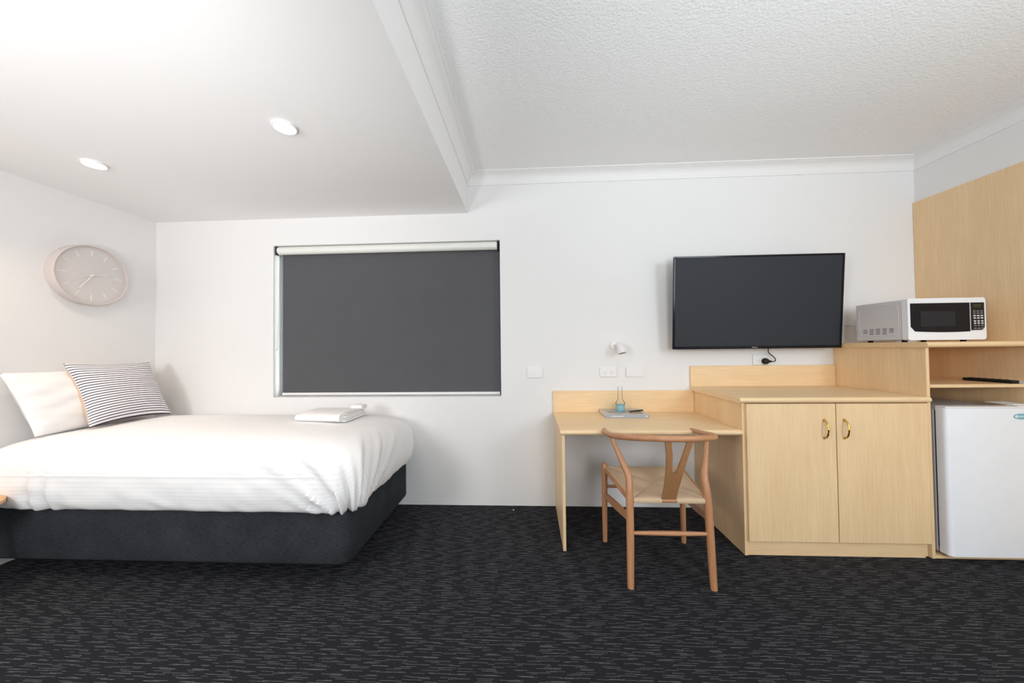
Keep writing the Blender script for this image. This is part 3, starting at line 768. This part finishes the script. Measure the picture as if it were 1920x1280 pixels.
for x in (MX0+0.05, MX1-0.05):
    for y in (MYF+0.07, MYB-0.05):
        b_ = B(); b_.lathe([(0.012, 1.2382), (0.014, MZ0+0.001)], (x, y, 0), 'z', 14); part('foot', b_, 'black', mw)

# ------------------------------------------------------------------ television
tv = thing('television', (1.66, -0.001, 1.206), 'large black flat-screen television mounted on the back wall', 'television')
tl = math.atan2(0.05, 0.675)
Mtv = Matrix.Translation((1.659, -0.100, 1.206)) @ Matrix.Rotation(tl, 4, 'X')   # local: x width, y depth (front -), z up
TW, THh = 0.596, 0.676
def tvb(*boxes, bev=0.0):
    bb = B()
    for bx in boxes: bb.box(*bx, bev)
    bmesh.ops.transform(bb.bm, matrix=Mtv, verts=list(bb.bm.verts)); return bb
part('housing', tvb((-TW+0.004, TW-0.004, -0.004, 0.012, 0.004, THh-0.004), (-0.40, 0.40, 0.012, 0.045, 0.06, 0.50), bev=0.003), 'black', tv)
bez = 0.014
part('bezel', tvb((-TW, -TW+bez, -0.014, -0.003, 0, THh), (TW-bez, TW, -0.014, -0.003, 0, THh), (-TW+bez, TW-bez, -0.014, -0.003, 0, 0.020), (-TW+bez, TW-bez, -0.014, -0.003, THh-bez, THh), bev=0.0025), 'black_gloss', tv)
part('screen', tvb((-TW+bez-0.002, TW-bez+0.002, -0.010, -0.003, 0.018, THh-bez+0.002)), 'screen', tv)
text_part('logo', 'Hisense', 0.013, 'silver', tv, Mtv @ Matrix.Translation((-0.012, -0.0145, 0.0105)) @ Matrix.Rotation(PI/2, 4, 'X'))
b_ = B(); b_.box(1.46, 1.86, -0.018, -0.001, 1.40, 1.66, 0.002); b_.box(1.60, 1.64, -0.085, -0.018, 1.42, 1.64); b_.box(1.70, 1.74, -0.085, -0.018, 1.42, 1.64)
part('wall_bracket', b_, 'gasket', tv)
b_ = B(); pth = [(1.775, -0.062, 1.30), (1.783, -0.055, 1.215), (1.792, -0.040, 1.180), (1.812, -0.034, 1.160), (1.833, -0.033, 1.143), (1.846, -0.034, 1.124), (1.842, -0.036, 1.110), (1.826, -0.036, 1.106), (1.808, -0.035, 1.107)]
pp = []
for i in range(len(pth)-1):
    for k in range(4):
        t = k/4; p0, p1, p2, p3 = [Vector(pth[max(0, min(len(pth)-1, i+q))]) for q in (-1, 0, 1, 2)]
        pp.append(0.5*((2*p1)+(-p0+p2)*t+(2*p0-5*p1+4*p2-p3)*t*t+(-p0+3*p1-3*p2+p3)*t**3))
pp.append(Vector(pth[-1])); b_.tube(pp, 0.0036, 8); cord_ = part('power_cord', b_, 'black', tv)
b_ = B(); b_.lathe([(0.023, -0.011), (0.023, -0.030), (0.017, -0.042), (0.010, -0.044)], (1.783, 0, 1.109), 'y', 24); b_.tube([(1.795, -0.033, 1.108), (1.818, -0.035, 1.107)], [0.011, 0.006], 10)
part('plug', b_, 'black', cord_, label='round black mains plug')

# ------------------------------------------------------------------ wall plates
def plate(name, x0, x1, z0, z1, label, cat, kind, group=None):
    t = thing(name, ((x0+x1)/2, -0.0008, z0), label, cat, group)
    b_ = B(); b_.box(x0, x1, -0.011, -0.0008, z0, z1, 0.003); p = part('plate', b_, 'white_plastic', t)
    xc, zc = (x0+x1)/2, (z0+z1)/2
    if kind == 'switch':
        b_ = B(); b_.box(xc-0.008, xc+0.008, -0.0135, -0.0108, zc-0.010, zc+0.006, 0.0015); part('rocker', b_, 'mw_white', p)
        b_ = B(); b_.box(xc-0.002, xc+0.002, -0.0139, -0.0134, zc-0.006, zc-0.003); part('indicator', b_, 'grey_print', p)
    if kind == 'gpo':
        for s_ in (-1, 1):
            b_ = B(); b_.box(xc+s_*0.030-0.009, xc+s_*0.030+0.009, -0.0135, -0.0108, z1-0.024, z1-0.012, 0.0015); part('rocker', b_, 'mw_white', p)
            b_ = B(); c = xc+s_*0.024; zz = zc-0.006
            b_.prism([(c-0.009, zz+0.006), (c-0.006, zz+0.0075), (c-0.0035, zz+0.0005), (c-0.0065, zz-0.001)], 'y', -0.0113, -0.0109)
            b_.prism([(c+0.009, zz+0.006), (c+0.006, zz+0.0075), (c+0.0035, zz+0.0005), (c+0.0065, zz-0.001)], 'y', -0.0113, -0.0109)
            b_.box(c-0.0016, c+0.0016, -0.0113, -0.0109, zz-0.015, zz-0.007)
            part('socket_slots', b_, 'grey_print', p)
    return t
plate('light_switch', -0.014, 0.108, 0.996, 1.072, 'white light switch plate between the window and desk', 'switch', 'switch')
plate('power_outlet', 0.549, 0.680, 0.998, 1.074, 'white double power outlet under the small wall lamp', 'outlet', 'gpo')
plate('blank_plate', 0.750, 0.880, 0.997, 1.073, 'blank white wall plate right of the outlet under the wall lamp', 'wall plate', None)
plate('power_outlet', 1.700, 1.824, 1.080, 1.157, 'white double power outlet with a black plug below the television', 'outlet', 'gpo')
plate('power_outlet', 2.455, 2.576, 1.325, 1.402, 'white double power outlet on the wall behind the microwave', 'outlet', 'gpo')
b_ = B(); b_.tube([(2.18, -0.006, 1.382), (2.30, -0.006, 1.377), (2.40, -0.007, 1.372), (2.452, -0.008, 1.372)], 0.003, 8)
ca = part('cable', b_, 'mw_white', None); set_props(ca, 'thin white cable running from the microwave outlet towards the television', 'cable')

# ------------------------------------------------------------------ small wall lamp
wl = thing('wall_lamp', (0.668, -0.001, 1.19), 'small white swivelling wall spotlight above the desk, switched off', 'lamp')
b_ = B(); b_.lathe([(0.033, -0.001), (0.033, -0.014), (0.030, -0.018), (0.010, -0.019)], (0.663, 0, 1.242), 'y', 28); part('wall_mount', b_, 'white_plastic', wl)
b_ = B(); b_.tube([(0.663, -0.018, 1.242), (0.672, -0.050, 1.244), (0.680, -0.072, 1.243)], 0.008, 10); part('arm', b_, 'white_plastic', wl)
hd = Vector((0.16, -0.30, -1.0)).normalized(); tp = Vector((0.684, -0.080, 1.262))
b_ = B(); b_.tube([tp, tp+hd*0.012, tp+hd*0.03, tp+hd*0.085], [0.012, 0.022, 0.027, 0.031], 24); part('lamp_head', b_, 'white_plastic', wl)
b_ = B(); b_.tube([tp+hd*0.084, tp+hd*0.0856], [0.0265, 0.0265], 24); part('lens', b_, 'grey_print', wl, label='unlit grey lens')

# ------------------------------------------------------------------ desk things
BKX0, BKX1, BKY0, BKY1, BKZ0, BKZ1 = 0.540, 0.838, -0.246, -0.022, 0.7302, 0.7545
bk = thing('book', (0.69, -0.13, BKZ0), 'large grey-spined book lying flat on the desk', 'book')
b_ = B(); b_.box(BKX0+0.004, BKX1-0.004, BKY0+0.004, BKY1-0.004, BKZ0+0.003, BKZ1-0.003); part('pages', b_, 'paper', bk)
b_ = B(); b_.box(BKX0, BKX1, BKY0+0.0035, BKY1, BKZ1-0.003, BKZ1); cv_ = part('front_cover', b_, 'book_cover', bk)
b_ = B(); b_.box(BKX0, BKX1, BKY0+0.0035, BKY1, BKZ0, BKZ0+0.003); part('back_cover', b_, 'book_spine', bk)
b_ = B(); b_.box(BKX0, BKX1, BKY0, BKY0+0.0035, BKZ0, BKZ1, 0.001, 1); sp_ = part('spine', b_, 'book_spine', bk)
b_ = B(); b_.box(BKX0+0.035, BKX0+0.12, BKY0-0.0006, BKY0+0.0002, BKZ0+0.009, BKZ0+0.0135); part('spine_print', b_, 'paper', sp_)
b_ = B(); b_.box(BKX1-0.022, BKX1-0.014, BKY0-0.0006, BKY0+0.0002, BKZ0+0.005, BKZ0+0.018); part('spine_mark', b_, 'paper', sp_)
b_ = B(); b_.box(BKX0+0.175, BKX0+0.270, BKY0+0.025, BKY0+0.15, BKZ1, BKZ1+0.0004); part('cover_photo', b_, 'book_olive', cv_)
b_ = B()
for k in range(3):
    pts = [(BKX0+0.03+0.012*i, BKY0+0.06+0.04*k+0.022*math.sin(i*0.9+k*1.7), BKZ1+0.0006) for i in range(12)]; b_.tube(pts, 0.0014, 5)
part('cover_drawing', b_, 'book_line', cv_)
PNX = Vector((0.735, -0.105, BKZ1+0.006))
pn = thing('pen', (0.78, -0.115, BKZ1), 'dark metal pen lying on the book cover', 'pen')
b_ = B(); b_.tube([(0.722, -0.160, BKZ1+0.0058), (0.730, -0.157, BKZ1+0.0058), (0.80, -0.128, BKZ1+0.0058), (0.838, -0.112, BKZ1+0.0058)], [0.0015, 0.0048, 0.0055, 0.0048], 10); part('barrel', b_, 'pen', pn)
b_ = B(); b_.tube([(0.805, -0.125, BKZ1+0.0125), (0.834, -0.113, BKZ1+0.0118)], 0.0012, 6); part('clip', b_, 'silver', pn)
bt = thing('bottle', (0.672, -0.120, BKZ1), 'small clear-necked glass bottle with teal base standing on the book', 'bottle')
BTX, BTY = 0.672, -0.120
b_ = B(); b_.lathe([(0.020, 0.0), (0.031, 0.001), (0.0335, 0.006), (0.0335, 0.040), (0.030, 0.048), (0.021, 0.053)], (BTX, BTY, BKZ1+0.0004), 'z', 28); part('teal_base', b_, 'teal', bt, label='opaque teal lower half')
b_ = B(); b_.lathe([(0.030, 0.0485), (0.0335, 0.052), (0.033, 0.064), (0.026, 0.078), (0.018, 0.088), (0.0165, 0.105), (0.0165, 0.182), (0.0185, 0.186), (0.0185, 0.190)], (BTX, BTY, BKZ1), 'z', 28, cap=False); part('neck', b_, 'clear_glass', bt, label='clear glass neck')

# lint on the carpet
b_ = B(); b_.lathe([(0.002, 0.0), (0.006, 0.001), (0.005, 0.004), (0.001, 0.005)], (-0.128, -0.074, 0.0002), 'z', 7)
ln = part('paper_scrap', b_, 'paper', None); set_props(ln, 'tiny white scrap lying on the carpet near the wall', 'scrap')

# ------------------------------------------------------------------ wishbone chair
c0 = 0.714
chr_ = thing('chair', (c0, -0.69, 0), 'wooden wishbone chair with woven cord seat facing the desk', 'chair')
def smooth_path(P, k=5):
    out = []; P = [Vector(p) for p in P]
    for i in range(len(P)-1):
        p0, p1, p2, p3 = P[max(0, i-1)], P[i], P[i+1], P[min(len(P)-1, i+2)]
        for j in range(k):
            t = j/k; out.append(0.5*((2*p1)+(-p0+p2)*t+(2*p0-5*p1+4*p2-p3)*t*t+(-p0+3*p1-3*p2+p3)*t**3))
    out.append(P[-1]); return out
def smooth_vals(Vv, k=5):
    out = []
    for i in range(len(Vv)-1):
        for j in range(k): out.append(lerp(Vv[i], Vv[i+1], j/k))
    out.append(Vv[-1]); return out
RL = [(0.207, -0.894, 0.0, 0.0165), (0.2035, -0.886, 0.14, 0.0185), (0.2005, -0.879, 0.28, 0.0195), (0.197, -0.866, 0.453, 0.0195), (0.1945, -0.846, 0.541, 0.0185), (0.207, -0.824, 0.584, 0.0170), (0.222, -0.804, 0.626, 0.0150), (0.2375, -0.784, 0.668, 0.0130), (0.251, -0.765, 0.700, 0.0115), (0.258, -0.755, 0.737, 0.0105)]
for s_ in (-1, 1):
    b_ = B(); b_.tube(smooth_path([(c0+s_*h, y, z) for h, y, z, r in RL]), smooth_vals([r for h, y, z, r in RL]), 16); part('rear_leg', b_, 'chairwood', chr_)
for s_ in (-1, 1):
    b_ = B(); b_.tube([(c0+s_*0.2435, -0.473, 0.0), (c0+s_*0.243, -0.473, 0.15), (c0+s_*0.241, -0.473, 0.38), (c0+s_*0.240, -0.473, 0.482), (c0+s_*0.240, -0.473, 0.490), (c0+s_*0.240, -0.473, 0.494)], [0.0145, 0.0165, 0.0175, 0.0165, 0.0125, 0.006], 16); part('front_leg', b_, 'chairwood', chr_)
RR = [(0.259, -0.571, 0.724), (0.268, -0.64, 0.730), (0.270, -0.71, 0.737), (0.268, -0.77, 0.745), (0.255, -0.835, 0.755), (0.205, -0.920, 0.770), (0.115, -0.983, 0.782), (0, -1.005, 0.785)]
P = [(c0-h, y, z) for h, y, z in RR] + [(c0+h, y, z) for h, y, z in RR[-2::-1]]
rad = [0.0135, 0.0145, 0.015, 0.0155, 0.0155, 0.0155, 0.0155, 0.0155]; rad = rad + rad[-2::-1]
b_ = B(); b_.tube(smooth_path(P, 6), smooth_vals(rad, 6), 16, dome=True); part('top_rail', b_, 'chairwood_h', chr_, label='steam-bent curved arm and back rail')
# Y-shaped splat (board in a leaning plane)
def spl(u, z, off):
    t = (z-0.44)/(0.780-0.44); y = lerp(-0.872, -0.998, t) - 0.010*math.sin(PI*min(max(t, 0), 1)); return (c0+u, y+off, z)
outl = [(-0.036, 0.440), (-0.036, 0.50), (-0.0395, 0.60), (-0.0475, 0.70), (-0.062, 0.778), (-0.034, 0.778), (-0.0195, 0.70), (-0.012, 0.62), (-0.008, 0.588), (0.0, 0.580), (0.008, 0.588), (0.014, 0.62), (0.0300, 0.70), (0.0440, 0.778), (0.074, 0.778), (0.0575, 0.70), (0.0435, 0.60), (0.036, 0.50), (0.036, 0.440)]
b_ = B(); t = bmesh.new(); fa = [t.verts.new(spl(u, z, -0.006)) for u, z in outl]; fb = [t.verts.new(spl(u, z, 0.006)) for u, z in outl]
n_ = len(outl)
for i in range(n_): t.faces.new((fa[i], fa[(i+1) % n_], fb[(i+1) % n_], fb[i]))
# triangulated faces so the bent board stays clean
tris = [(0, 1, 17, 18), (1, 2, 16, 17), (2, 3, 6, 7), (3, 4, 5, 6), (2, 7, 8), (2, 8, 9), (2, 9, 16), (16, 9, 10), (16, 10, 11), (16, 11, 12, 15), (15, 12, 13, 14)]
for f in tris:
    t.faces.new([fa[k] for k in f]); t.faces.new([fb[k] for k in reversed(f)])
b_.merge(t); part('back_splat', b_, 'splat', chr_, label='flat Y-shaped back splat')
# rails under the seat
SZF, SZR, SYF, SYR, SWF, SWR = 0.465, 0.442, -0.473, -0.868, 0.240, 0.197
b_ = B(); b_.tube([(c0-SWR, SYR, SZR-0.008), (c0+SWR, SYR, SZR-0.008)], 0.0125, 12); part('rear_seat_rail', b_, 'chairwood_h', chr_)
b_ = B(); b_.tube([(c0-SWF, SYF, SZF-0.010), (c0+SWF, SYF, SZF-0.010)], 0.0115, 12); part('front_seat_rail', b_, 'chairwood_h', chr_)
for s_ in (-1, 1):
    b_ = B(); b_.tube([(c0+s_*SWF, SYF, SZF-0.010), (c0+s_*SWR, SYR, SZR-0.010)], 0.0115, 12); part('side_seat_rail', b_, 'chairwood', chr_)
b_ = B(); b_.tube([(c0-0.203, -0.880, 0.270), (c0-0.10, -0.880, 0.270), (c0, -0.880, 0.270), (c0+0.10, -0.880, 0.270), (c0+0.203, -0.880, 0.270)], [0.0085, 0.0115, 0.0125, 0.0115, 0.0085], 12); part('rear_stretcher', b_, 'chairwood_h', chr_)
b_ = B(); b_.tube([(c0-0.242, -0.473, 0.345), (c0, -0.473, 0.345), (c0+0.242, -0.473, 0.345)], [0.009, 0.0120, 0.009], 12); part('front_stretcher', b_, 'chairwood_h', chr_)
for s_ in (-1, 1):
    b_ = B(); t = bmesh.new()
    A_ = Vector((c0+s_*0.242, -0.476, 0.293)); Bb = Vector((c0+s_*0.2015, -0.882, 0.345)); d_ = (Bb-A_).normalized(); sd = Vector((d_.y, -d_.x, 0)).normalized()
    rws = []
    for p, hh in ((A_, 0.016), (A_.lerp(Bb, 0.5), 0.021), (Bb, 0.017)):
        rws.append([p+sd*0.0075+Vector((0, 0, hh)), p-sd*0.0075+Vector((0, 0, hh)), p-sd*0.0075-Vector((0, 0, hh)), p+sd*0.0075-Vector((0, 0, hh))])
    V = b_.grid(rws, close_u=True); b_.fan(list(reversed(V[0]))); b_.fan(V[-1])
    for f in b_.bm.faces: f.smooth = False
    t.free(); part('side_stretcher', b_, 'chairwood', chr_)
# woven seat: four cord sectors wrapping over the rails and meeting in the middle
cen = Vector((c0-0.003, -0.655, 0.446))
FLc, FRc = Vector((c0-SWF+0.016, SYF-0.0, SZF)), Vector((c0+SWF-0.016, SYF-0.0, SZF)); RLc, RRc = Vector((c0-SWR+0.018, SYR, SZR)), Vector((c0+SWR-0.018, SYR, SZR))
def sector(A_, B2, gap=None):
    """A_,B2 = the two outer corners along one rail; cords run from the rail to the centre lines"""
    e = (B2-A_); L = e.length; e.normalize(); inward = (cen - (A_+B2)/2); inward -= e*inward.dot(e); inward.normalize()
    bb = B(); n, m_ = 24, 12
    ranges = [(0.0, 1.0, True)] if not gap else [(0.0, gap[0], True), (gap[0], gap[1], False), (gap[1], 1.0, True)]
    for r0, r1, wrap in ranges:
        rws = []; uvr = []
        for i in range(n+1):
            t = lerp(r0, r1, i/n); po = A_.lerp(B2, t)
            tc_ = max(0.0, min(1.0, (cen-A_).dot(e)/L))
            pi_ = A_.lerp(cen, t/tc_) if t <= tc_ else cen.lerp(B2, (t-tc_)/(1-tc_))
            row = []; uv = []; r = 0.0155
            if wrap:
                for k in range(6):
                    a = -2.2 + 2.2*k/5           # from underneath the rail to its top
                    row.append(po + Vector((0, 0, -0.010)) - inward*(r*math.sin(-a)) + Vector((0, 0, r*math.cos(a)))); uv.append((t*L, -0.05+0.01*k))
            for k in range(0 if not wrap else 1, m_+1):
                w = k/m_ if wrap else lerp(0.10, 1.0, k/m_)
                q = po.lerp(pi_, w); q = Vector((q.x, q.y, lerp(po.z+0.0055, pi_.z, w**0.8) + 0.004*math.sin(PI*w)*min(1, (pi_-po).length*8)))
                row.append(q); uv.append((t*L, (pi_-po).length*w))
            rws.append(row); uvr.append(uv)
        bb.grid(rws, uvs=uvr)
    return bb
ws = [('woven_sector', sector(FLc, FRc)), ('woven_sector', sector(FRc, RRc)), ('woven_sector', sector(RRc, RLc, (0.5-0.105, 0.5+0.105))), ('woven_sector', sector(RLc, FLc))]
for nm, bb in ws: part(nm, bb, 'cord', chr_, normals=False)
